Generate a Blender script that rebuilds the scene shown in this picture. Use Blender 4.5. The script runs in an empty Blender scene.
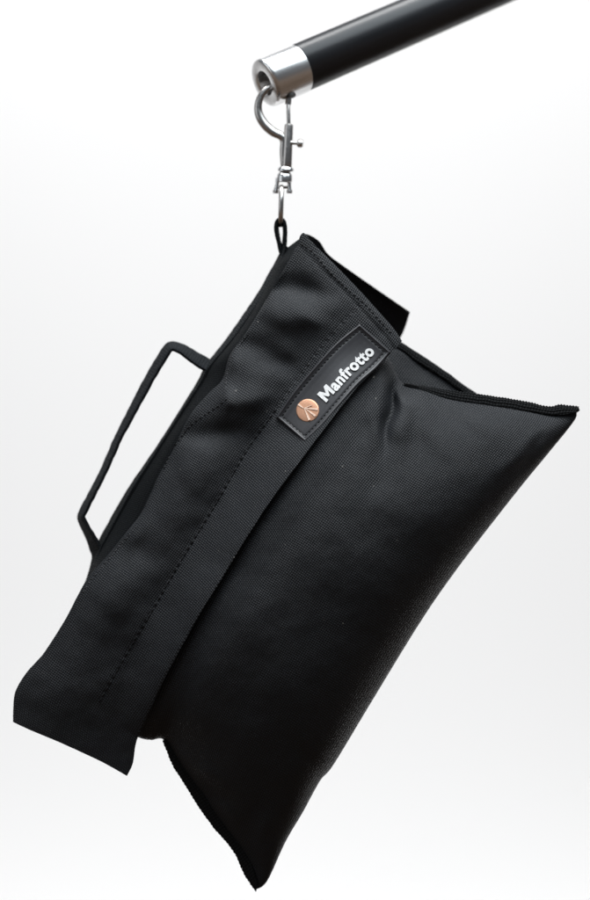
import bpy, bmesh, math, random
from mathutils import Vector, Matrix, noise
from mathutils.bvhtree import BVHTree
random.seed(7)
S = 0.0006          # metres per unit of the working grid at the bag
D = 1250.0          # camera distance in the same units
scn = bpy.context.scene
col = scn.collection

def P(px, py, d):
    k = (D - d) / D
    return Vector(((px - 295) * S * k, -d * S, (450 - py) * S * k))

# ------------------------------------------------------------------ materials
def newmat(name):
    m = bpy.data.materials.new(name); m.use_nodes = True
    nt = m.node_tree
    b = nt.nodes['Principled BSDF']
    return m, nt, b

def N(nt, typ, **kw):
    n = nt.nodes.new(typ)
    for k, v in kw.items():
        if k in ('operation', 'blend_type', 'data_type', 'noise_dimensions', 'feature', 'wave_type', 'bands_direction'):
            setattr(n, k, v)
        else:
            n.inputs[k].default_value = v
    return n

def fabric(name, base, pu=2.25, pv=2.25, bump=0.5, rough=0.62, dust=True, contrast=0.7, spec=0.35, sheen=0.0):
    """Plain weave following the cloth's own UV grid."""
    m, nt, b = newmat(name)
    L = nt.links
    uv = N(nt, 'ShaderNodeUVMap'); uv.uv_map = 'UVMap'
    # slightly wander the threads
    nz = N(nt, 'ShaderNodeTexNoise', Scale=0.05, Detail=3.0)
    L.new(uv.outputs[0], nz.inputs['Vector'])
    sub = N(nt, 'ShaderNodeVectorMath', operation='SUBTRACT'); L.new(nz.outputs['Color'], sub.inputs[0]); sub.inputs[1].default_value = (.5, .5, .5)
    scl = N(nt, 'ShaderNodeVectorMath', operation='SCALE'); L.new(sub.outputs[0], scl.inputs[0]); scl.inputs['Scale'].default_value = 2.2
    add = N(nt, 'ShaderNodeVectorMath', operation='ADD'); L.new(uv.outputs[0], add.inputs[0]); L.new(scl.outputs[0], add.inputs[1])
    sep = N(nt, 'ShaderNodeSeparateXYZ'); L.new(add.outputs[0], sep.inputs[0])
    def mth(op, a, bb=None):
        n = N(nt, 'ShaderNodeMath', operation=op)
        for i, q in enumerate((a, bb)):
            if q is None: continue
            if isinstance(q, (int, float)): n.inputs[i].default_value = q
            else: L.new(q, n.inputs[i])
        return n.outputs[0]
    x = mth('MULTIPLY', sep.outputs[0], math.pi / pu)
    y = mth('MULTIPLY', sep.outputs[1], math.pi / pv)
    sx, sy = mth('SINE', x), mth('SINE', y)
    ax, ay = mth('ABSOLUTE', sx), mth('ABSOLUTE', sy)
    # thread over/under: a parity sign from sin(x)*sin(y)
    par = mth('MULTIPLY', sx, sy)
    par = mth('GREATER_THAN', par, 0.0)
    w1 = mth('MULTIPLY', ax, mth('ADD', mth('MULTIPLY', ay, 0.6), 0.3))
    w2 = mth('MULTIPLY', ay, mth('ADD', mth('MULTIPLY', ax, 0.6), 0.1))
    mixh = mth('ADD', mth('MULTIPLY', w1, par), mth('MULTIPLY', w2, mth('SUBTRACT', 1.0, par)))
    n2 = N(nt, 'ShaderNodeTexNoise', Scale=0.35, Detail=4.0, Roughness=0.7); L.new(uv.outputs[0], n2.inputs['Vector'])
    h = mth('MULTIPLY', mixh, mth('ADD', mth('MULTIPLY', n2.outputs['Fac'], 0.9), 0.5))
    # broad soft variation of the dye
    n3 = N(nt, 'ShaderNodeTexNoise', Scale=0.02, Detail=5.0, Roughness=0.6); L.new(uv.outputs[0], n3.inputs['Vector'])
    val = mth('ADD', mth('MULTIPLY', h, contrast), 1.0 - contrast * 0.45)
    val = mth('MULTIPLY', val, mth('ADD', mth('MULTIPLY', n3.outputs['Fac'], 0.5), 0.75))
    cm = N(nt, 'ShaderNodeMix', data_type='RGBA', blend_type='MULTIPLY')
    cm.inputs['Factor'].default_value = 1.0
    cm.inputs['A'].default_value = (*base, 1)
    comb = N(nt, 'ShaderNodeCombineColor'); 
    for i in range(3): L.new(val, comb.inputs[i])
    L.new(comb.outputs[0], cm.inputs['B'])
    out = cm.outputs['Result']
    if dust:
        vo = N(nt, 'ShaderNodeTexVoronoi', Scale=0.055); L.new(uv.outputs[0], vo.inputs['Vector'])
        vo.inputs['Randomness'].default_value = 1.0
        th = N(nt, 'ShaderNodeSeparateColor'); L.new(vo.outputs['Color'], th.inputs[0])
        rad = mth('MULTIPLY', mth('POWER', th.outputs[0], 2.2), 0.062)
        fac = mth('LESS_THAN', vo.outputs['Distance'], rad)
        fac = mth('MULTIPLY', fac, mth('MULTIPLY', th.outputs[1], 0.75))
        dm = N(nt, 'ShaderNodeMix', data_type='RGBA'); L.new(fac, dm.inputs['Factor'])
        L.new(out, dm.inputs['A']); dm.inputs['B'].default_value = (.26, .25, .23, 1)
        out = dm.outputs['Result']
    L.new(out, b.inputs['Base Color'])
    b.inputs['Roughness'].default_value = rough
    b.inputs['Specular IOR Level'].default_value = spec
    if sheen:
        b.inputs['Sheen Weight'].default_value = sheen; b.inputs['Sheen Roughness'].default_value = 0.45
    bp = N(nt, 'ShaderNodeBump', Strength=bump, Distance=S * 0.9); L.new(h, bp.inputs['Height'])
    L.new(bp.outputs[0], b.inputs['Normal'])
    return m

def plain(name, base, rough, metal=0.0, spec=0.5, nscale=900, nb=0.05, stretch=None):
    m, nt, b = newmat(name); L = nt.links
    tc = N(nt, 'ShaderNodeTexCoord')
    mp = N(nt, 'ShaderNodeMapping'); L.new(tc.outputs['Object'], mp.inputs[0])
    if stretch: mp.inputs['Scale'].default_value = stretch
    nz = N(nt, 'ShaderNodeTexNoise', Scale=nscale, Detail=4.0, Roughness=0.6); L.new(mp.outputs[0], nz.inputs['Vector'])
    mr = N(nt, 'ShaderNodeMapRange'); L.new(nz.outputs['Fac'], mr.inputs['Value'])
    mr.inputs['To Min'].default_value = rough * 0.75; mr.inputs['To Max'].default_value = min(1, rough * 1.3)
    L.new(mr.outputs[0], b.inputs['Roughness'])
    cr = N(nt, 'ShaderNodeValToRGB'); L.new(nz.outputs['Fac'], cr.inputs[0])
    cr.color_ramp.elements[0].position = .3; cr.color_ramp.elements[1].position = .7
    cr.color_ramp.elements[0].color = (*[c * .82 for c in base], 1); cr.color_ramp.elements[1].color = (*[min(1, c * 1.1) for c in base], 1)
    L.new(cr.outputs[0], b.inputs['Base Color'])
    b.inputs['Metallic'].default_value = metal
    b.inputs['Specular IOR Level'].default_value = spec
    bp = N(nt, 'ShaderNodeBump', Strength=nb, Distance=0.0004); L.new(nz.outputs['Fac'], bp.inputs['Height'])
    L.new(bp.outputs[0], b.inputs['Normal'])
    return m

M_cloth = fabric('black_polyester', (.0105, .0124, .0158), rough=.60, spec=.33, bump=.8, sheen=.0, contrast=1.0)
M_cloth_dark = fabric('black_lining', (.006, .007, .008), rough=.85, spec=.1, dust=False)
M_web = fabric('black_webbing', (.006, .008, .010), pu=2.6, pv=2.6, bump=1.0, rough=.85, spec=.12, dust=False)
M_handle = fabric('ribbed_webbing', (.0065, .0085, .011), pu=3.0, pv=2.4, bump=.8, rough=.8, spec=.15, dust=False, contrast=1.1)
M_bind = fabric('black_binding', (.007, .008, .009), pu=1.6, pv=3.0, bump=1.0, rough=.75, spec=.2, dust=False)
M_thread = plain('black_thread', (.006, .006, .007), .55, spec=.3)
M_thread_grey = plain('grey_thread', (.07, .07, .075), .6, spec=.3)  # lighter grey thread for some of the stitch rows
M_rubber = plain('black_rubber', (.022, .022, .026), .42, spec=.5, nscale=2500, nb=.03)
M_white = plain('white_print', (.76, .76, .76), .45, spec=.4)
M_copper = plain('copper_metal', (.50, .27, .17), .42, metal=.6, nscale=3000, nb=.05)
M_copper_pale = plain('pale_copper', (.90, .66, .52), .35, metal=.4)
M_alu = plain('turned_aluminium', (.80, .80, .80), .25, metal=1.0, nscale=260, nb=.05, stretch=(1, 1, .06))
M_nickel = plain('nickel_plating', (.50, .48, .465), .24, metal=1.0, nscale=600, nb=.04)
M_chrome = plain('bright_plating', (.72, .72, .72), .22, metal=1.0, nscale=600, nb=.03)
M_dark = plain('hole_shade', (.03, .028, .025), .5)  # dark colour stands for the shade inside the uncut cross hole
M_tube = plain('black_anodised', (.012, .013, .016), .30, metal=0.0, spec=.42, nscale=500, nb=.03, stretch=(1, 1, .05))
M_wall, _nt, _b = newmat('white_backdrop')
_n = N(_nt, 'ShaderNodeTexNoise', Scale=1.5, Detail=2.0); _m = N(_nt, 'ShaderNodeMapRange'); _nt.links.new(_n.outputs['Fac'], _m.inputs['Value'])
_m.inputs['To Min'].default_value = .91; _m.inputs['To Max'].default_value = .93
_c = N(_nt, 'ShaderNodeCombineColor')
for _i in range(3): _nt.links.new(_m.outputs[0], _c.inputs[_i])
_nt.links.new(_c.outputs[0], _b.inputs['Base Color']); _b.inputs['Roughness'].default_value = .9; _b.inputs['Specular IOR Level'].default_value = .1

# ------------------------------------------------------------------ object helpers
def link(name, me, mat, parent=None):
    o = bpy.data.objects.new(name, me); col.objects.link(o)
    for mm in (mat if isinstance(mat, (list, tuple)) else [mat]): me.materials.append(mm)
    if parent: o.parent = parent; o.matrix_parent_inverse = parent.matrix_basis.inverted()
    return o

def empty(name, loc, label, cat):
    o = bpy.data.objects.new(name, None); col.objects.link(o); o.location = loc
    o.empty_display_size = .02
    o['label'] = label; o['category'] = cat
    bpy.context.view_layer.update()
    return o

class MB:
    """vertices on the working grid (px, py, d) with uv"""
    def __init__(s): s.v = []; s.f = []; s.uv = []; s.mi = []
    def add(s, p, uv=None):
        s.v.append(p); s.uv.append(uv if uv else (p[0] , p[1])); return len(s.v) - 1
    def face(s, *i, m=0): s.f.append(i); s.mi.append(m)
    def build(s, name, mat, parent=None, raw=False, smooth=True, sharp=None):
        me = bpy.data.meshes.new(name)
        me.from_pydata([(Vector(p) if raw else P(*p)) for p in s.v], [], s.f)
        me.polygons.foreach_set('material_index', s.mi)
        ul = me.uv_layers.new(name='UVMap')
        for l in me.loops: ul.data[l.index].uv = s.uv[l.vertex_index]
        bm = bmesh.new(); bm.from_mesh(me)
        bmesh.ops.recalc_face_normals(bm, faces=bm.faces)
        if sharp:
            for e in bm.edges:
                if len(e.link_faces) == 2 and e.calc_face_angle(0) > math.radians(sharp): e.smooth = False
        bm.to_mesh(me); bm.free()
        for p in me.polygons: p.use_smooth = smooth
        me.update()
        return link(name, me, mat, parent)

def curve(pts, n, sm=True):
    """resample a control polyline by arc length (Catmull-Rom)"""
    pts = [Vector(p) for p in pts]
    dense = []
    m = len(pts)
    for i in range(m - 1):
        p0 = pts[max(i - 1, 0)]; p1 = pts[i]; p2 = pts[i + 1]; p3 = pts[min(i + 2, m - 1)]
        for k in range(16):
            t = k / 16
            if sm:
                dense.append(0.5 * ((2 * p1) + (p2 - p0) * t + (2 * p0 - 5 * p1 + 4 * p2 - p3) * t * t + (3 * p1 - p0 - 3 * p2 + p3) * t ** 3))
            else: dense.append(p1.lerp(p2, t))
    dense.append(pts[-1])
    L = [0]
    for a, b in zip(dense, dense[1:]): L.append(L[-1] + (b - a).length)
    out = []; j = 0
    for i in range(n):
        s = L[-1] * i / (n - 1)
        while j < len(L) - 2 and L[j + 1] < s: j += 1
        q = (s - L[j]) / max(1e-9, L[j + 1] - L[j])
        out.append(dense[j].lerp(dense[j + 1], min(1, max(0, q))))
    return out

def coons(top, bot, left, right, nu, nv):
    T, B = curve(top, nu), curve(bot, nu)
    Lf, R = curve(left, nv), curve(right, nv)
    g = []
    for j in range(nv):
        v = j / (nv - 1); row = []
        for i in range(nu):
            u = i / (nu - 1)
            p = (1 - v) * T[i] + v * B[i] + (1 - u) * Lf[j] + u * R[j] \
                - ((1 - u) * (1 - v) * T[0] + u * (1 - v) * T[-1] + (1 - u) * v * B[0] + u * v * B[-1])
            row.append(p)
        g.append(row)
    return g

def seg_dist(x, y, a, b):
    ax, ay = a; bx, by = b
    dx, dy = bx - ax, by - ay
    l2 = dx * dx + dy * dy
    t = ((x - ax) * dx + (y - ay) * dy) / l2
    tc = min(1, max(0, t))
    return math.hypot(x - ax - tc * dx, y - ay - tc * dy), tc

def folds(x, y, lst):
    h = 0
    x, y = x + wob(x, y, 28, 5, 11), y + wob(x, y, 28, 5, 17)
    for a, b, w, amp in lst:
        dx, dy = b[0] - a[0], b[1] - a[1]; L = math.hypot(dx, dy)
        t = ((x - a[0]) * dx + (y - a[1]) * dy) / (L * L)
        pd = abs((x - a[0]) * dy - (y - a[1]) * dx) / L
        if t < -.6 or t > 1.6: continue
        h += amp * math.exp(-(pd / (w * (1.25 - .5 * abs(t - .5)))) ** 2) * math.exp(-abs((t - .5) / .56) ** 3)
    return h

def wob(x, y, sc, amp, z=0.0): return amp * noise.noise(Vector((x / sc, y / sc, z)))

def sstep(a, b, x):
    t = min(1, max(0, (x - a) / (b - a))); return t * t * (3 - 2 * t)
def smax(a, b, k):
    h = max(k - abs(a - b), 0) / k
    return max(a, b) + h * h * k * .25

def pillow(name, grid, front, back, uvs, mat, parent):
    """closed soft shell: front(u,v,x,y), back(u,v,x,y) give the depth of the two sheets"""
    nv, nu = len(grid), len(grid[0])
    mb = MB(); F = {}; Bk = {}
    ci, cj = nu // 2, nv // 2
    UU = {}; VV = {}
    for j in range(nv):
        UU[ci, j] = 0
        for i in range(ci + 1, nu): UU[i, j] = UU[i - 1, j] + (grid[j][i] - grid[j][i - 1]).length
        for i in range(ci - 1, -1, -1): UU[i, j] = UU[i + 1, j] - (grid[j][i] - grid[j][i + 1]).length
    for i in range(nu):
        VV[i, cj] = 0
        for j in range(cj + 1, nv): VV[i, j] = VV[i, j - 1] + (grid[j][i] - grid[j - 1][i]).length
        for j in range(cj - 1, -1, -1): VV[i, j] = VV[i, j + 1] - (grid[j][i] - grid[j + 1][i]).length
    for j in range(nv):
        for i in range(nu):
            u, v = i / (nu - 1), j / (nv - 1); p = grid[j][i]
            edge = i in (0, nu - 1) or j in (0, nv - 1)
            F[i, j] = mb.add((p.x, p.y, front(u, v, p.x, p.y)), (UU[i, j], VV[i, j]))
            Bk[i, j] = mb.add((p.x, p.y, back(u, v, p.x, p.y)), (UU[i, j] + 7, VV[i, j]))
    for j in range(nv - 1):
        for i in range(nu - 1):
            mb.face(F[i, j], F[i + 1, j], F[i + 1, j + 1], F[i, j + 1])
            mb.face(Bk[i, j], Bk[i, j + 1], Bk[i + 1, j + 1], Bk[i + 1, j])
    for i in range(nu - 1):
        mb.face(F[i, 0], Bk[i, 0], Bk[i + 1, 0], F[i + 1, 0])
        mb.face(F[i, nv - 1], F[i + 1, nv - 1], Bk[i + 1, nv - 1], Bk[i, nv - 1])
    for j in range(nv - 1):
        mb.face(F[0, j], F[0, j + 1], Bk[0, j + 1], Bk[0, j])
        mb.face(F[nu - 1, j], Bk[nu - 1, j], Bk[nu - 1, j + 1], F[nu - 1, j + 1])
    o = mb.build(name, mat, parent, sharp=60)
    tris = []
    for j in range(nv - 1):
        for i in range(nu - 1):
            tris.append((F[i, j], F[i + 1, j], F[i + 1, j + 1], F[i, j + 1]))
    bvh = BVHTree.FromPolygons([Vector(p) for p in mb.v], tris)
    return o, bvh

def depth(bvh, x, y, default=None):
    h = bvh.ray_cast(Vector((x, y, 600)), Vector((0, 0, -1)))
    return h[0].z if h[0] is not None else default

def tube(mb, pts, radii, n=20, m=0, flat=1.0):
    """round bar through grid points (px,py,d)"""
    pts = [Vector(p) for p in pts]; rings = []
    prev = None
    for i, p in enumerate(pts):
        t = (pts[min(i + 1, len(pts) - 1)] - pts[max(i - 1, 0)]).normalized()
        if prev is None:
            a = t.cross(Vector((0, 0, 1)))
            if a.length < .1: a = t.cross(Vector((1, 0, 0)))
            a.normalize()
        else:
            a = (prev - t * prev.dot(t)).normalized()
        prev = a; b = t.cross(a)
        r = radii[i] if hasattr(radii, '__len__') else radii
        rings.append([mb.add(tuple(p + a * r * math.cos(2 * math.pi * k / n) + b * r * flat * math.sin(2 * math.pi * k / n))) for k in range(n)])
    for A, Bq in zip(rings, rings[1:]):
        for k in range(n): mb.face(A[k], A[(k + 1) % n], Bq[(k + 1) % n], Bq[k], m=m)
    mb.face(*rings[0], m=m); mb.face(*rings[-1][::-1], m=m)

def lathe(mb, origin, axis, prof, n=48, m=0):
    """prof: (s along axis, r); closes where r==0"""
    o = Vector(origin); ax = Vector(axis).normalized()
    a = ax.cross(Vector((0.3, 0.1, 1))).normalized(); b = ax.cross(a)
    rings = []
    for s, r in prof:
        c = o + ax * s
        if r == 0: rings.append([mb.add(tuple(c))])
        else: rings.append([mb.add(tuple(c + (a * math.cos(2 * math.pi * k / n) + b * math.sin(2 * math.pi * k / n)) * r)) for k in range(n)])
    for A, B in zip(rings, rings[1:]):
        for k in range(n):
            k2 = (k + 1) % n
            if len(A) == 1 and len(B) == 1: continue
            if len(A) == 1: mb.face(A[0], B[k2], B[k], m=m)
            elif len(B) == 1: mb.face(A[k], A[k2], B[0], m=m)
            else: mb.face(A[k], A[k2], B[k2], B[k], m=m)

def band(name, pts, width, thick, twist, mat, parent, n=None, wv=0.0, closed_round=True):
    """flat webbing along a path, width along the depth axis, twisted a little"""
    if n is None: n = int(sum((Vector(a) - Vector(b)).length for a, b in zip(pts, pts[1:])) / 3)
    c = curve(pts, n); mb = MB(); rings = []
    Lg = 0
    for i, p in enumerate(c):
        t = (c[min(i + 1, n - 1)] - c[max(i - 1, 0)]).normalized()
        if i: Lg += (c[i] - c[i - 1]).length
        nrm = t.cross(Vector((0, 0, 1))).normalized()
        q = i / (n - 1)
        a = math.radians(twist(q) if callable(twist) else twist)
        w = Vector((0, 0, 1)) * math.cos(a) + nrm * math.sin(a)
        w = (w - t * w.dot(t)).normalized()
        h = t.cross(w)
        W = width(q) if callable(width) else width
        ring = []
        K = 14
        prof = []
        for k in range(K + 1):
            x = -1 + 2 * k / K
            prof.append((x, 1.0 - .35 * abs(x) ** 8))
        for k in range(K + 1):
            x = 1 - 2 * k / K
            prof.append((x, -1.0 + .35 * abs(x) ** 8))
        for k, (x, y) in enumerate(prof):
            wo = wob(Lg, x * 10, 6, wv, 3.3)
            ring.append(mb.add(tuple(p + w * x * W / 2 + h * (y * thick / 2 + wo)), (Lg, x * W / 2 + (60 if y < 0 else 0))))
        rings.append(ring)
    K = len(rings[0])
    for A, B in zip(rings, rings[1:]):
        for k in range(K): mb.face(A[k], A[(k + 1) % K], B[(k + 1) % K], B[k])
    mb.face(*rings[0]); mb.face(*rings[-1][::-1])
    return mb.build(name, mat, parent, sharp=50)

def stitches(name, path, bvh, mat, parent, step=5.0, ln=3.4, w=.55, lift=.25, skip=0.0, off=0.0):
    c = curve(path, 400)
    L = sum((a - b).length for a, b in zip(c, c[1:])); n = int(L / step)
    c = curve(path, n * 4 + 1); mb = MB()
    for i in range(n):
        if random.random() < skip: continue
        a, b = c[4 * i], c[min(4 * i + 4, len(c) - 1)]
        dr = (b - a).normalized(); a = a + dr * (step - ln) / 2; b = a + dr * ln * random.uniform(.85, 1.1)
        nn = Vector((-dr.y, dr.x)) * w
        pts = []
        for k in range(5):
            p = a.lerp(b, k / 4)
            dz = depth(bvh, p.x, p.y)
            if dz is None: break
            pts.append((p.x, p.y, dz + lift + off - 1.0 * abs(k - 2) ** 2 / 4 * w))
        if len(pts) < 5: continue
        tube(mb, pts, [w * .5, w * .9, w, w * .9, w * .5], n=6)
    return mb.build(name, mat, parent)

def fin(name, inner, outer, d, thick, mat, parent, teeth=.8, period=2.6, n=None):
    """sewn seam binding: narrow strip standing off the cloth's edge with an overlocked rim"""
    n = n or 240
    I, O = curve(inner, n), curve(outer, n); mb = MB(); rings = []
    Lg = 0
    for k in range(n):
        if k: Lg += (O[k] - O[k - 1]).length
        o = O[k].copy(); i = I[k]
        dr = (o - i); 
        if dr.length > 1e-6: dr.normalize()
        tooth = teeth * abs(math.sin(math.pi * Lg / period)) + wob(Lg, 0, 9, .5)
        o = o + dr * (tooth - teeth * .5)
        dd = d(k / (n - 1)) if callable(d) else d
        i2 = i - dr * 2.0
        mid = i.lerp(o, .5)
        rings.append([mb.add((i2.x, i2.y, dd + thick * .5), (0, Lg)), mb.add((mid.x, mid.y, dd + thick * .62), (3, Lg)), mb.add((o.x, o.y, dd + thick * .25), (6, Lg)),
                      mb.add((o.x, o.y, dd - thick * .25), (8, Lg)), mb.add((mid.x, mid.y, dd - thick * .6), (11, Lg)), mb.add((i2.x, i2.y, dd - thick * .5), (14, Lg))])
    K = 6
    for A, B in zip(rings, rings[1:]):
        for k in range(K): mb.face(A[k], A[(k + 1) % K], B[(k + 1) % K], B[k])
    mb.face(*rings[0]); mb.face(*rings[-1][::-1])
    return mb.build(name, mat, parent, sharp=50)

# ================================================================== SANDBAG
bag = empty('sandbag', P(257, 892, -20), 'black woven saddle sandbag with handle and rubber badge, hanging from the snap hook', 'sandbag')

# ---- front pouch
pt_top = [(340, 318), (368, 338), (387, 356), (396, 373), (404, 384), (424, 389), (451, 398), (492, 404), (526, 409), (553, 413), (576, 411)]
pt_bot = [(112, 716), (126, 729), (139, 737.5), (151, 740), (164, 740), (179, 763), (193, 783), (204, 797), (212, 811), (226, 830), (242, 852), (251, 868), (257, 889)]
pt_left = [(340, 318), (290, 380), (235, 460), (180, 550), (135, 640), (112, 716)]
pt_right = [(576, 411), (574, 421), (546, 456), (527, 479), (500, 513), (457, 569), (421, 621), (372, 701), (334, 764), (320, 781), (303, 812), (286, 841), (270, 876), (263, 886), (257, 889)]
G = coons(pt_top, pt_bot, pt_left, pt_right, 170, 220)
pouch_folds = [
    ((398, 362), (386, 436), 5.0, -13), ((387, 430), (372, 490), 14, -4),
    ((384, 352), (373, 440), 8, 5.5), ((404, 386), (446, 452), 9, 4),
    ((402, 380), (404, 440), 8, 6), ((402, 384), (470, 430), 10, -3.5),
    ((415, 400), (500, 430), 16, 3),
    ((560, 415), (500, 470), 8, 2.5), ((545, 430), (520, 470), 6, -2),
    ((176, 760), (226, 792), 8, 4.5), ((196, 790), (236, 800), 9, -5), ((212, 812), (236, 822), 9, 3.5), ((235, 850), (262, 800), 10, -2),
    ((150, 735), (230, 750), 14, -2.5), ((300, 800), (350, 700), 20, 2),
    ((250, 870), (270, 820), 6, 1.5),
]
def pf(u, v, x, y):
    su = (max(0, 1 - (2 * u - 1) ** 2)) ** .62
    if u > .5: su = (max(0, 1 - ((u - .5) / .5) ** 2.4)) ** .55
    sv = (max(0, 1 - abs(2 * v - 1) ** 2.7)) ** .74
    h = 76 * su * sv
    e = sstep(0, .10, u) * sstep(0, .05, 1 - u) * sstep(0, .05, v) * sstep(0, .05, 1 - v)
    h += folds(x, y, pouch_folds) * e
    h += (wob(x, y, 60, 2.2) + wob(x, y, 26, .7, 5) + wob(x, y, 10, .22, 15)) * e
    return 8 + h
def pb(u, v, x, y):
    su = (max(0, 1 - (2 * u - 1) ** 2)) ** .6; sv = (max(0, 1 - (2 * v - 1) ** 2)) ** .6
    return 7.2 - 24 * su * sv
pouch, bv_pouch = pillow('pouch', G, pf, pb, (300, 430), M_cloth, bag)
# seam bindings
fin('seam_binding', pt_top[4:], [(403, 382.6), (424, 386), (451, 390.5), (492, 396), (526, 401.5), (549, 406.5), (560, 404.5), (579, 406.5)], 11, 3.2, M_bind, pouch, teeth=1.1, period=3.0)
fin('seam_binding', pt_bot[4:], [(162.5, 740), (172, 764), (185, 785), (198, 806), (213, 827), (233, 851), (245, 876), (256, 892)], 9, 4.5, M_bind, pouch, teeth=.5, period=4)
# tip tabs where the seams are bar-tacked
mb = MB(); tube(mb, [(570, 410, 9), (575, 410, 9), (579, 408.5, 9)], [3.8, 3.6, 2.2], n=12, flat=.8)
mb.build('seam_tab', M_bind, pouch)

# ---- rear pouch, behind
rt_top = [(330, 322), (360, 330), (400, 347), (415, 358), (433, 369), (454, 383), (490, 408), (540, 436)]
rt_bot = [(130, 706), (150, 725), (172, 732), (200, 775), (230, 820), (254, 868)]
rt_left = [(330, 322), (240, 450), (180, 560), (140, 650), (130, 706)]
rt_right = [(540, 436), (470, 540), (400, 640), (330, 760), (275, 850), (254, 868)]
G2 = coons(rt_top, rt_bot, rt_left, rt_right, 90, 120)
def rf(u, v, x, y):
    su = (max(0, 1 - (2 * u - 1) ** 2)) ** .5; sv = (max(0, 1 - abs(2 * v - 1) ** 2.5)) ** .6
    return -46 + 24 * su * sv + folds(x, y, [((405, 362), (470, 400), 9, -3)]) + wob(x, y, 30, 1.5, 9) * sv
def rb(u, v, x, y):
    su = (max(0, 1 - (2 * u - 1) ** 2)) ** .55; sv = (max(0, 1 - (2 * v - 1) ** 2)) ** .6
    return -46.8 - 66 * su * sv + wob(x, y, 50, 3, 2) * su * sv
pouch2, bv2 = pillow('pouch', G2, rf, rb, (300, 430), M_cloth, bag)
fin('seam_binding', rt_top[1:], [(362, 322), (384, 331), (401, 342), (426, 358), (448, 373), (467, 387), (498, 407), (543, 434)], -45, 3.5, M_bind, pouch2, teeth=.3)

# ---- front flap
fl_top = [(300, 236), (304, 233), (312, 242), (327, 257), (340, 270), (361, 292), (380, 313), (394, 329), (402, 341)]
fl_right = [(402, 341), (399, 345), (390, 354), (376, 369), (361, 383), (345, 402), (318, 437), (300, 461), (269, 503), (244, 542), (221, 580), (201, 612), (181, 648), (164, 680), (151, 708), (137, 740), (133, 763), (127, 776)]
fl_bot = [(13, 722), (30, 730), (61, 743), (98, 760), (113, 768), (127, 776)]
fl_left = [(300, 236), (295, 249), (275, 285), (248, 330), (229.5, 356), (222, 380), (207, 395), (189, 417), (173, 450), (158, 477), (150, 495), (140, 515), (124, 535), (107, 556), (88, 578), (77, 597), (65, 620), (46, 650), (37, 661), (27, 672), (18, 686), (14, 698), (13, 722)]
G3 = coons(fl_top, fl_bot, fl_left, fl_right, 150, 320)
flap_folds = [
    ((266, 284), (318, 292), 10, -12),       # valley under the top corner
    ((258, 306), (312, 318), 12, 9),
    ((238, 340), (286, 366), 11, -9),
    ((232, 352), (226, 402), 7, 7), ((214, 400), (262, 398), 11, 7),
    ((186, 432), (236, 434), 11, -11), ((232, 432), (262, 440), 14, -2),
    ((176, 460), (215, 490), 16, 3.5),
    ((154, 492), (133, 545), 8, 5), ((116, 548), (160, 560), 14, -6),
    ((95, 585), (130, 620), 18, 3), ((60, 640), (120, 660), 18, -4),
    ((60, 735), (110, 700), 16, -3),
    ((345, 300), (310, 330), 14, 2.5),
    ((128, 770), (150, 690), 10, 2), ((105, 750), (130, 690), 10, -2.5),
]
st_line = [(365, 300), (335, 331), (311, 361), (277, 408), (256, 437), (242, 458), (215, 505), (188, 549), (168, 583), (148, 618), (122, 662), (99, 703)]
stc = curve(st_line, 120)
def ff(u, v, x, y):
    # pocket side: puffs away from the spine, pulled down along the row of stitches
    e = 1 - (1 - min(1, u / .42)) ** 2.2
    vv = (max(0, 1 - abs(2 * v - 1) ** 3.0)) ** .6 if v < .5 else max(0, 1 - (2 * v - 1) ** 1.9)
    lo = 1 - .75 * sstep(.55, .9, v)
    own = 6 + (30 * e) * (.35 + .65 * vv) + 4 * u
    own += folds(x, y, flap_folds) * 1.0 * lo * sstep(0, .06, u) * (1 - .7 * sstep(.6, 1, u))
    own += (wob(x, y, 45, 2.0, 1) + wob(x, y, 18, .8, 4) + wob(x, y, 9, .2, 14)) * sstep(0, .05, u)
    # hem along the top edge
    hem = v * 540
    own -= 1.0 * math.exp(-((hem - 12) / 1.8) ** 2)
    own += .5 * (1 - sstep(9, 13, hem))
    dm = depth(bv_pouch, x, y, 8)
    d = smax(own, dm + 3.2 + 4.5 * sstep(.72, 1, u), 16)
    return d
# pre-compute, then pull down at the stitching and bottom corner
flap_raw = {}
def ff2(u, v, x, y):
    d = ff(u, v, x, y)
    dd = min((x - p.x) ** 2 + (y - p.y) ** 2 for p in stc[::2]) ** .5
    d -= .7 * math.exp(-(dd / 2.0) ** 2)
    return d
flap, bv_flap = pillow('flap', G3, ff2, lambda u, v, x, y: 0, (190, 540), M_cloth, bag)
# give the flap its real thickness: the second sheet follows the first 2.6 units behind
me = flap.data
nv, nu = 320, 150
for idx in range(0, nu * nv * 2, 2):
    a = me.vertices[idx].co
    d = -a.y / S
    px = a.x / S / ((D - d) / D) + 295; py = 450 - a.z / S / ((D - d) / D)
    me.vertices[idx + 1].co = P(px, py, d - 2.6)
me.update()

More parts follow.
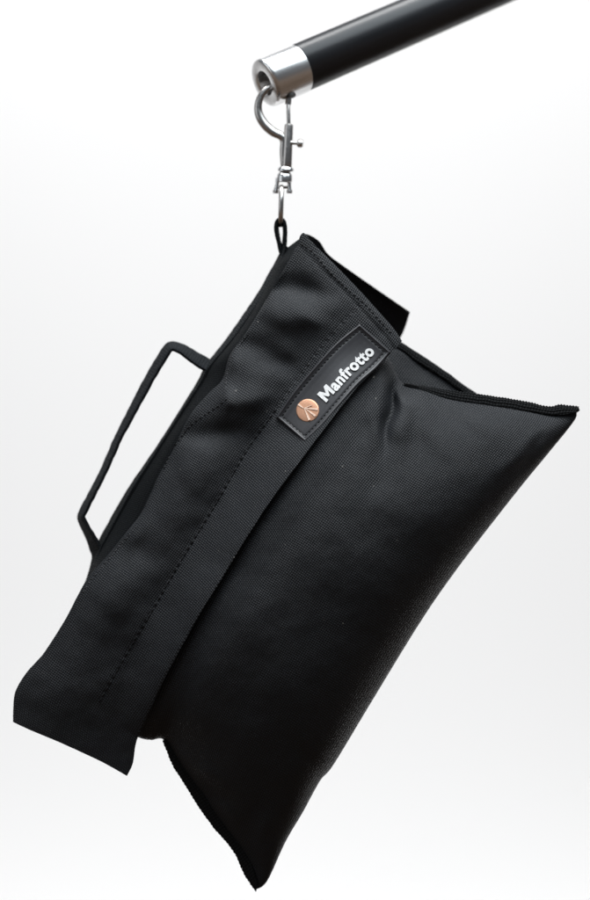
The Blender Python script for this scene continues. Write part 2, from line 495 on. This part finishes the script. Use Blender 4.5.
stitches('stitching', st_line[:4], bv_flap, M_thread_grey, flap, step=4.6, ln=2.6, w=.45)
stitches('stitching', st_line[3:], bv_flap, M_thread, flap, step=6.4, ln=5.2, w=.55, lift=.6)
stitches('stitching', [(300, 243), (314, 253), (327, 269), (340, 282), (352, 293), (366, 305), (380, 321), (392, 334)], bv_flap, M_thread, flap, step=5, ln=3.6, w=.7)
stitches('stitching', [(228, 398), (217, 407), (200, 418), (187, 429), (174, 448), (163, 470)], bv_flap, M_thread, flap, step=5, ln=3.4, w=.6)
stitches('stitching', [(246, 336), (233, 356), (227, 376), (226, 390)], bv_flap, M_thread_grey, flap, step=4.4, ln=2.4, w=.4)
stitches('stitching', [(138, 525), (124, 541), (108, 560), (92, 579), (82, 594)], bv_flap, M_thread_grey, flap, step=5, ln=2.6, w=.42)
stitches('stitching', [(386, 360), (372, 376), (357, 391), (342, 409), (315, 444), (297, 467), (266, 508), (241, 546), (218, 584), (198, 616), (178, 651), (161, 683), (148, 711), (136, 738)], bv_flap, M_thread, flap, step=4.2, ln=2.8, w=.45)

# ---- rear flap
rl_top = [(300, 240), (306, 234), (319, 241), (328, 254), (345, 267), (375, 288), (410, 312)]
rl_right = [(410, 312), (399, 340), (370, 372), (330, 410), (260, 500), (200, 600), (160, 680), (128, 728)]
rl_left = [(300, 240), (285, 270), (250, 330), (225, 375), (180, 440), (140, 520), (100, 580), (80, 612), (50, 670), (30, 700)]
rl_bot = [(30, 700), (75, 722), (128, 728)]
G4 = coons(rl_top, rl_bot, rl_left, rl_right, 50, 110)
def rlf(u, v, x, y):
    return -62 - 52 * math.sin(math.pi * min(1, u * 1.0) * .5) * (max(0, 1 - (2 * v - 1) ** 2)) ** .55 - 10 * u + 22 * (1 - sstep(0, .14, v)) * (1 - u) + wob(x, y, 40, 2, 7)
flap2, _ = pillow('flap', G4, rlf, lambda u, v, x, y: rlf(u, v, x, y) - 2.8, (190, 540), M_cloth, bag)

# ---- spine panel between the flaps
SF = [(299, 239), (294, 250), (275, 285), (249, 330), (231, 357), (224, 381), (190, 419), (161, 474), (142, 516), (109, 557), (90, 579), (79, 597), (67, 621), (49, 652), (24, 686), (18, 700), (18, 718)]
SM = [(287, 248), (280, 257), (260, 297), (232, 338), (209, 366), (199, 384), (174, 424), (139, 478), (114, 520), (98, 552), (91, 573), (81, 597), (68, 621), (50, 653), (26, 687), (20, 700), (20, 716)]
n = 160
a, b = curve(SF, n), curve(SM, n)
mb = MB(); rows = []
K = 22
for i in range(n):
    row = []
    t = i / (n - 1)
    for k in range(K):
        q = k / (K - 1)             # 0 front, 1 rear
        w = math.sin(math.pi * q) ** .7
        fr = a[i].lerp(b[i], w) if q < .5 else (a[i] + Vector((6, 0))).lerp(b[i], w)
        dd = 4 - 74 * q
        if t < .04: dd = -34 + (dd + 34) * (.45 + .55 * t / .04)
        row.append(mb.add((fr.x + wob(t * 400, q * 30, 25, .8, 8) * w, fr.y, dd), (q * 70, t * 600)))
    row2 = [mb.add((mb.v[r][0] + 3, mb.v[r][1] + 1.5, mb.v[r][2]), mb.uv[r]) for r in row]
    rows.append(row + row2[::-1])
for A, B in zip(rows, rows[1:]):
    for k in range(2 * K): mb.face(A[k], A[(k + 1) % (2 * K)], B[(k + 1) % (2 * K)], B[k])
mb.face(*rows[0]); mb.face(*rows[-1][::-1])
mb.build('spine_panel', M_cloth_dark, bag, sharp=50)

# ---- webbing strap, handle, hanging loop
strap_path = [(284.5, 246), (282, 256), (271, 277), (261, 295), (233, 336), (209, 366), (201, 381), (186, 405), (160, 446), (131, 490), (106, 535), (98, 552), (92, 574), (84, 595)]
band('webbing_strap', [(x, y, -34) for x, y in strap_path], 34, 4.2, lambda q: 6 + 3 * math.sin(q * 9), M_web, bag, wv=.25)
handle = [(214, 368, -33), (207, 365, -33), (196, 358.5, -33), (184, 350.5, -33), (176, 346.8, -33), (171.5, 346.4, -33), (167, 350, -33), (154, 371, -33), (134, 408, -33), (118, 439, -33), (103, 473, -33),
          (89, 500, -33), (83, 512, -33), (81.3, 517.5, -33), (83.4, 523, -33), (91, 538, -33), (97, 552, -33), (98, 562, -33)]
band('handle', handle, 27, 4.0, lambda q: 14 + 3 * math.sin(q * 7) + 10 * (1 - sstep(.04, .16, q)) + 6 * sstep(.86, .95, q), M_handle, bag, n=240, wv=.45)
# loop of narrow webbing that runs through the swivel eye
loop = [(285, 262, -36), (281, 251, -36), (278.5, 240, -36), (276.5, 230, -36), (277, 222.5, -36), (280.5, 219.4, -36), (284, 222.5, -36), (285, 231, -36), (284.6, 241, -36), (284.5, 251, -36), (287, 264, -36)]
band('hanging_loop', loop, 15, 3.9, lambda q: 6, M_web, bag, n=90, wv=.3)

# ---- rubber badge
lt = [(276, 417), (293, 392), (313, 368), (336, 343), (359.5, 324)]
lb = [(305, 442), (322, 426), (339, 406.5), (359, 384), (377, 368), (391, 352)]
nS, nT = 200, 64
LT, LB = curve(lt, nS), curve(lb, nS)
def lab(s, t):
    k = s * (nS - 1); i = min(nS - 2, max(0, int(k))); f = k - i
    return LT[i].lerp(LT[i + 1], f).lerp(LB[i].lerp(LB[i + 1], f), t)
# smooth base of the badge: sampled cloth depth, averaged so the rubber bridges small folds
cs, ct = 26, 8
base = [[0] * (ct + 1) for _ in range(cs + 1)]
for i in range(cs + 1):
    for j in range(ct + 1):
        p = lab(min(.985, max(.015, i / cs)), min(.95, max(.05, j / ct)))
        base[i][j] = depth(bv_flap, p.x, p.y, 40)
for _ in range(3):
    nb = [r[:] for r in base]
    for i in range(cs + 1):
        for j in range(ct + 1):
            q = [base[a_][b_] for a_ in (max(0, i - 1), i, min(cs, i + 1)) for b_ in (max(0, j - 1), j, min(ct, j + 1))]
            nb[i][j] = max(base[i][j] - .5, sum(q) / 9)
    base = nb
def labd(s, t):
    x, y = min(1, max(0, s)) * cs, min(1, max(0, t)) * ct
    i, j = min(cs - 1, int(x)), min(ct - 1, int(y)); fx, fy = x - i, y - j
    return (base[i][j] * (1 - fx) + base[i + 1][j] * fx) * (1 - fy) + (base[i][j + 1] * (1 - fx) + base[i + 1][j + 1] * fx) * fy + 1.2
def relief(s, t):
    e = min(s * 124, (1 - s) * 124, t * 39, (1 - t) * 39)
    h = 1.7 * sstep(0, .9, e)
    h -= .7 * sstep(1.6, 2.4, e) * (1 - .0)
    h -= .5 * math.exp(-((e - 4.6) / .7) ** 2)
    return h
mb = MB(); F = {}; Bk = {}
for i in range(nS):
    for j in range(nT):
        s, t = i / (nS - 1), j / (nT - 1); p = lab(s, t)
        dd = labd(s, t)
        F[i, j] = mb.add((p.x, p.y, dd + relief(s, t)))
        Bk[i, j] = mb.add((p.x, p.y, dd - 2.4))
for i in range(nS - 1):
    for j in range(nT - 1):
        mb.face(F[i, j], F[i + 1, j], F[i + 1, j + 1], F[i, j + 1]); mb.face(Bk[i, j], Bk[i, j + 1], Bk[i + 1, j + 1], Bk[i + 1, j])
for i in range(nS - 1):
    mb.face(F[i, 0], Bk[i, 0], Bk[i + 1, 0], F[i + 1, 0]); mb.face(F[i, nT - 1], F[i + 1, nT - 1], Bk[i + 1, nT - 1], Bk[i, nT - 1])
for j in range(nT - 1):
    mb.face(F[0, j], F[0, j + 1], Bk[0, j + 1], Bk[0, j]); mb.face(F[nS - 1, j], Bk[nS - 1, j], Bk[nS - 1, j + 1], F[nS - 1, j + 1])
badge = mb.build('badge', M_rubber, bag)
badge['label'] = 'stitched black rubber badge with white lettering and copper disc'
bv_badge = BVHTree.FromPolygons([Vector(p) for p in mb.v], [(F[i, j], F[i + 1, j], F[i + 1, j + 1], F[i, j + 1]) for i in range(nS - 1) for j in range(nT - 1)])
ins_s, ins_t = 4.6 / 124, 4.6 / 39
ring = [tuple(lab(ins_s + (1 - 2 * ins_s) * k / 12, ins_t)) for k in range(13)]
stitches('stitching', ring, bv_badge, M_thread, badge, step=4.4, ln=3.2, w=.6)
ring = [tuple(lab(ins_s + (1 - 2 * ins_s) * k / 12, 1 - ins_t)) for k in range(13)]
stitches('stitching', ring, bv_badge, M_thread, badge, step=4.4, ln=3.2, w=.6)
for ss in (ins_s, 1 - ins_s):
    ring = [tuple(lab(ss, ins_t + (1 - 2 * ins_t) * k / 4)) for k in range(5)]
    stitches('stitching', ring, bv_badge, M_thread, badge, step=4.2, ln=3.2, w=.6)
# lettering
tcu = bpy.data.curves.new('lettering', 'FONT'); tcu.body = 'anfrotto'; tcu.size = 1; tcu.offset = .040; tcu.extrude = .03; tcu.resolution_u = 6; tcu.space_character = 1.1
tob = bpy.data.objects.new('lettering_source', tcu); col.objects.link(tob)
bpy.context.view_layer.update()
dg = bpy.context.evaluated_depsgraph_get()
tm = bpy.data.meshes.new_from_object(tob.evaluated_get(dg)); tm.name = 'lettering'
col.objects.unlink(tob); bpy.data.objects.remove(tob)
# the heavy capital is cut as its own polygon in front of the rest
bm = bmesh.new(); bm.from_mesh(tm)
for v in bm.verts: v.co.x += 1.0
cap = [(0, 0), (0, .76), (.25, .76), (.46, .40), (.67, .76), (.92, .76), (.92, 0), (.70, 0), (.70, .44), (.52, .13), (.40, .13), (.22, .44), (.22, 0)]
lo_ = [bm.verts.new((x, y, -.03)) for x, y in cap]; hi_ = [bm.verts.new((x, y, .03)) for x, y in cap]
bm.faces.new(hi_); bm.faces.new(lo_[::-1])
for k in range(len(cap)): bm.faces.new((lo_[k], lo_[(k + 1) % len(cap)], hi_[(k + 1) % len(cap)], hi_[k]))
bmesh.ops.triangulate(bm, faces=[f for f in bm.faces if len(f.verts) > 4])
bm.to_mesh(tm); bm.free()
xs = [v.co.x for v in tm.vertices]; x0, x1 = min(xs), max(xs)
caph = .73
zs = [v.co.z for v in tm.vertices]; z1 = max(zs)
for v in tm.vertices:
    s = .352 + (.915 - .352) * (v.co.x - x0) / (x1 - x0)
    t = .725 - (v.co.y / caph) * .262
    p = lab(s, t)
    v.co = P(p.x, p.y, labd(s, t) + 1.0 + (1.3 if v.co.z > 0 else -.6))
bm = bmesh.new(); bm.from_mesh(tm); bmesh.ops.recalc_face_normals(bm, faces=bm.faces); bm.to_mesh(tm); bm.free()
link('lettering', tm, M_white, badge)
# copper disc with fan of rays
cx, cy, R = 307.6, 410.3, 11.0
sd, td = .215, .51
dc = labd(sd, td) + 1.0
def dtilt(x, y):
    # plane of the badge at the disc
    ux = (labd(.215 + .05, .51) - labd(.215 - .05, .51)); p1, p2 = lab(.265, .51), lab(.165, .51)
    uy = (labd(.215, .66) - labd(.215, .36)); q1, q2 = lab(.215, .66), lab(.215, .36)
    A = p1 - p2; B = q1 - q2
    det = A.x * B.y - A.y * B.x
    gx = (ux * B.y - uy * A.y) / det; gy = (A.x * uy - B.x * ux) / det
    return dc + gx * (x - cx) + gy * (y - cy)
mb = MB(); nr = 48; rings = []
for r, h in ((R + .6, -1.2), (R + .5, .5), (R, 1.1), (R * .93, 1.3), (R * .5, 1.5)):
    rings.append([mb.add((cx + r * math.cos(2 * math.pi * k / nr), cy + r * math.sin(2 * math.pi * k / nr), dtilt(cx + r * math.cos(2 * math.pi * k / nr), cy + r * math.sin(2 * math.pi * k / nr)) + h)) for k in range(nr)])
cen = mb.add((cx, cy, dtilt(cx, cy) + 1.55)); bc = mb.add((cx, cy, dtilt(cx, cy) - 1.2))
for A, B in zip(rings, rings[1:]):
    for k in range(nr): mb.face(A[k], A[(k + 1) % nr], B[(k + 1) % nr], B[k])
for k in range(nr):
    mb.face(rings[-1][k], rings[-1][(k + 1) % nr], cen); mb.face(rings[0][(k + 1) % nr], rings[0][k], bc)
disc = mb.build('emblem', M_copper, badge, sharp=40)
mb = MB()
def ray(a, b, w0, w1):
    a = Vector(a); b = Vector(b); dr = (b - a).normalized(); nn = Vector((-dr.y, dr.x))
    q = []
    for p, w in ((a, w0), (b, w1)):
        for sg in (-1, 1):
            for h in (.6, 2.15):
                e = p + nn * w * sg; q.append(mb.add((e.x, e.y, dtilt(e.x, e.y) + h)))
    f = q
    mb.face(f[0], f[1], f[3], f[2]); mb.face(f[4], f[6], f[7], f[5]); mb.face(f[0], f[4], f[5], f[1]); mb.face(f[2], f[3], f[7], f[6]); mb.face(f[1], f[5], f[7], f[3]); mb.face(f[0], f[2], f[6], f[4])
ray((304.6, 408.2), (317.6, 409.2), .25, 1.0)
ray((305.4, 408.6), (315.4, 415.8), .3, 1.0)
ray((304.4, 408.4), (309.4, 419.9), .3, 1.1)
ray((298.2, 404.2), (303.6, 408.2), 1.0, .3)
ray((304, 408.2), (312, 405.2), .35, .2)
mb.build('emblem_ray', M_copper_pale, badge, smooth=False)

# ================================================================== SNAP HOOK
hk = empty('snap_hook', P(286, 170, -36), 'nickel plated swivel snap hook clipped through the silver end of the black pole', 'snap hook')
HD = -38
mb = MB()
hp = [(284.5, 166, HD), (283.5, 152, HD), (284, 141, HD), (281, 136, HD), (272.5, 131.5, HD), (264, 123.5, HD), (258.8, 113.5, HD), (258.5, 103, HD), (262.5, 93.5, HD), (270, 87, HD), (280, 86, HD), (286.5, 91.5, HD), (288.4, 98, HD), (288, 104.5, HD)]
hc = curve(hp, 90)
def hr(q):
    return 3.1 + 1.7 * math.exp(-((q - .36) / .24) ** 2) + .6 * (1 - sstep(0, .2, q))
tube(mb, [tuple(p) for p in hc], [hr(i / 89) for i in range(90)], n=20, flat=.9)
mb.build('hook', M_nickel, hk, sharp=50)
mb = MB()
ax = Vector((288.9 - 286.6, 124 - 167, 0)).normalized()
lathe(mb, (286.6, 168, HD + 1), ax, [(0, 0), (0, 4.8), (1, 5.2), (10, 5.1), (42, 4.4), (43.6, 4.1), (44.4, 2.6), (44.4, 0)], n=32)
mb.build('barrel', M_nickel, hk, sharp=40)
mb = MB()
lathe(mb, (288.6, 125, HD + 1), (-.02, -1, 0), [(-1, 0), (-1, 2.0), (20, 1.95), (21.4, 1.4), (21.4, 0)], n=20)
mb.build('plunger', M_nickel, hk, sharp=40)
mb = MB()
lathe(mb, (290.5, 142.4, HD + 3), (1, .1, .15), [(0, 0), (0, 2.2), (6.6, 2.1), (7.0, 3.3), (8.2, 4.4), (11, 4.6), (12.6, 3.4), (13.2, 0)], n=24)
mb.build('thumb_stud', M_nickel, hk, sharp=40)
mb = MB()
lathe(mb, (285.9, 165.4, HD), (-.03, 1, 0), [(0, 0), (0, 3.6), (.6, 5.6), (2.2, 7.2), (4.2, 8.2), (5.6, 7.9), (6.3, 6.2), (7, 3.4), (9.2, 3.2), (9.2, 0)], n=40)
mb.build('collar', M_chrome, hk, sharp=40)
# swivel housing: a small clevis with two flared feet
mb = MB()
lathe(mb, (285, 172, HD), (-.06, 1, 0), [(0, 0), (0, 5.0), (1.2, 6.6), (3, 7.6), (7, 7.9), (9.5, 7.6), (10.2, 6.8), (10.2, 0)], n=40)
for sx in (-1, 1):
    tube(mb, [(283.5 + sx * 5.6, 178, HD), (283.2 + sx * 6.0, 184, HD), (282.8 + sx * 6.6, 188.6, HD), (282.6 + sx * 6.9, 191, HD)], [2.3, 2.0, 2.1, 2.5], n=16, flat=1.3)
    tube(mb, [(282.6 + sx * 6.9, 190.2, HD), (282.6 + sx * 6.9, 193.4, HD)], [3.1, 2.7], n=16)
mb.build('swivel', M_chrome, hk, sharp=45)
# cross pin of the swivel and the long eye seen edge on
mb = MB(); tube(mb, [(274, 187.5, HD), (291, 187.2, HD)], 1.5, n=16); mb.build('pin', M_nickel, hk, sharp=40)
mb = MB()
pts = []
nR = 64
for k in range(nR + 1):
    t = 2 * math.pi * k / nR
    pts.append((281.4 + .2 * math.cos(t) - (1 - math.cos(t)) * .35, 206 - 19.5 * math.cos(t), HD + 2 + 11.5 * math.sin(t)))
rings = []
for k in range(nR):
    p = Vector(pts[k]); c = Vector((281, 206, HD + 2)); 
    t = (Vector(pts[(k + 1) % nR]) - Vector(pts[k - 1])).normalized(); sd_ = Vector((1, 0, 0)); nn = t.cross(sd_).normalized()
    rings.append([mb.add(tuple(p + sd_ * 2.5 * math.cos(2 * math.pi * j / 14) + nn * 2.1 * math.sin(2 * math.pi * j / 14))) for j in range(14)])
for k in range(nR):
    A, B = rings[k], rings[(k + 1) % nR]
    for j in range(14): mb.face(A[j], A[(j + 1) % 14], B[(j + 1) % 14], B[j])
mb.build('eye', M_nickel, hk)

# ================================================================== POLE
start = P(264.2, 83.6, HD)
axw = (P(455, 1.5, HD - 92) - start).normalized()
pole = empty('boom_pole', start, 'black tubular pole with a silver metal end piece, slanting up out of the frame', 'pole')
rot = axw.to_track_quat('Z', 'Y').to_matrix().to_4x4()
def polepart(name, prof, mat, n=96):
    mb = MB(); lathe(mb, (0, 0, 0), (0, 0, 1), [(s * S, r * S) for s, r in prof], n=n)
    o = mb.build(name, mat, None, raw=True, sharp=35)
    o.parent = pole; o.matrix_parent_inverse = Matrix.Identity(4)
    o.matrix_local = rot
    return o
RR = 25.2
polepart('end_cap', [(38, 0), (38, 12.4), (2.0, 12.6), (.6, 13.2), (0, 14.4), (0, RR - 3.0), (.4, RR - 1.9), (1.4, RR - .8), (2.6, RR - .3), (4, RR), (43.6, RR), (44.1, RR - .4), (44.1, 0)], M_alu)
polepart('tube', [(44.4, 0), (44.4, RR - 1.0), (45.2, RR - .5), (900, RR - .5), (900, 0)], M_tube)
# dark ring added for the shade of the cross hole where the hook tip comes out under the end piece
mb = MB()
hole = Vector((290.6, 96.4, HD))
aw = Vector((.30, .9, .25)).normalized()
lathe(mb, tuple(hole - aw * 2.5), tuple(aw), [(0, 0), (0, 5.4), (2.6, 5.6), (3.6, 5.0), (3.9, 3.0), (3.0, 2.6), (3.0, 0)], n=28)
o = mb.build('hole_shade_ring', M_dark, pole, sharp=40)

# ================================================================== BACKDROP
mb = MB()
prof = []
yb, zf = 1.6, -1.6
prof = [(yb, -2.4), (yb, -1), (yb, 1), (yb, 3.2)]
Lr = []
for y, z in prof:
    Lr.append([mb.add((-3.6, y, z)), mb.add((3.6, y, z)), mb.add((3.6, y + .02, z)), mb.add((-3.6, y + .02, z))])
for A, B in zip(Lr, Lr[1:]):
    for k in range(4): mb.face(A[k], A[(k + 1) % 4], B[(k + 1) % 4], B[k])
mb.face(*Lr[0]); mb.face(*Lr[-1])
bd = mb.build('backdrop', M_wall, None, raw=True, sharp=60)
bd['kind'] = 'structure'; bd['label'] = 'plain seamless off-white studio backdrop'

# ================================================================== LIGHT
w = bpy.data.worlds.new('World'); scn.world = w; w.use_nodes = True
nt = w.node_tree; bg = nt.nodes['Background']
tc = nt.nodes.new('ShaderNodeTexCoord'); sp = nt.nodes.new('ShaderNodeSeparateXYZ'); nt.links.new(tc.outputs['Generated'], sp.inputs[0])
cr = nt.nodes.new('ShaderNodeValToRGB')
mr = nt.nodes.new('ShaderNodeMapRange'); mr.inputs['From Min'].default_value = -1; mr.inputs['From Max'].default_value = 1
nt.links.new(sp.outputs[2], mr.inputs['Value']); nt.links.new(mr.outputs[0], cr.inputs[0])
e = cr.color_ramp.elements
e[0].position = 0; e[0].color = (.20, .14, .10, 1)
e[1].position = 1; e[1].color = (.55, .60, .66, 1)
x = e.new(.36); x.color = (.46, .34, .26, 1)
x = e.new(.50); x.color = (.26, .26, .27, 1)
x = e.new(.70); x.color = (.30, .33, .37, 1)
nt.links.new(cr.outputs[0], bg.inputs[0]); bg.inputs[1].default_value = .38

def area(name, loc, target, sx, sy, power, colr, spread=180):
    l = bpy.data.lights.new(name, 'AREA'); l.shape = 'RECTANGLE'; l.size = sx; l.size_y = sy; l.energy = power; l.color = colr; l.spread = math.radians(spread)
    o = bpy.data.objects.new(name, l); col.objects.link(o); o.location = loc
    o.rotation_euler = (Vector(target) - Vector(loc)).to_track_quat('-Z', 'Y').to_euler()
    return o
area('window_light', (.14, -.24, .62), (.02, 0, .05), .7, .36, 3.4, (.86, .95, 1.0))
area('window_light', (-1.15, -.55, .55), (0, 0, .08), .9, .9, 2.5, (.93, .97, 1.0))
area('backdrop_light', (0, -.25, 2.8), (0, 1.6, -1.6), 3.4, .9, 98, (.985, .995, 1), 150)
area('backdrop_light', (0, .95, -2.2), (0, 1.6, -1.0), 3.4, .4, 21.5, (.985, .995, 1), 100)

# ================================================================== CAMERA
cam = bpy.data.cameras.new('camera'); co = bpy.data.objects.new('camera', cam); col.objects.link(co)
co.location = (0, -D * S, 0); co.rotation_euler = (math.pi / 2, 0, 0)
cam.sensor_fit = 'VERTICAL'; cam.sensor_height = 36; cam.lens = D / 900 * 36
cam.clip_start = .02; cam.clip_end = 50
cam.dof.use_dof = True; cam.dof.focus_distance = (D - 45) * S; cam.dof.aperture_fstop = 3.4
scn.camera = co
scn.view_settings.view_transform = 'Standard'; scn.view_settings.look = 'None'; scn.view_settings.exposure = 0; scn.view_settings.gamma = 1
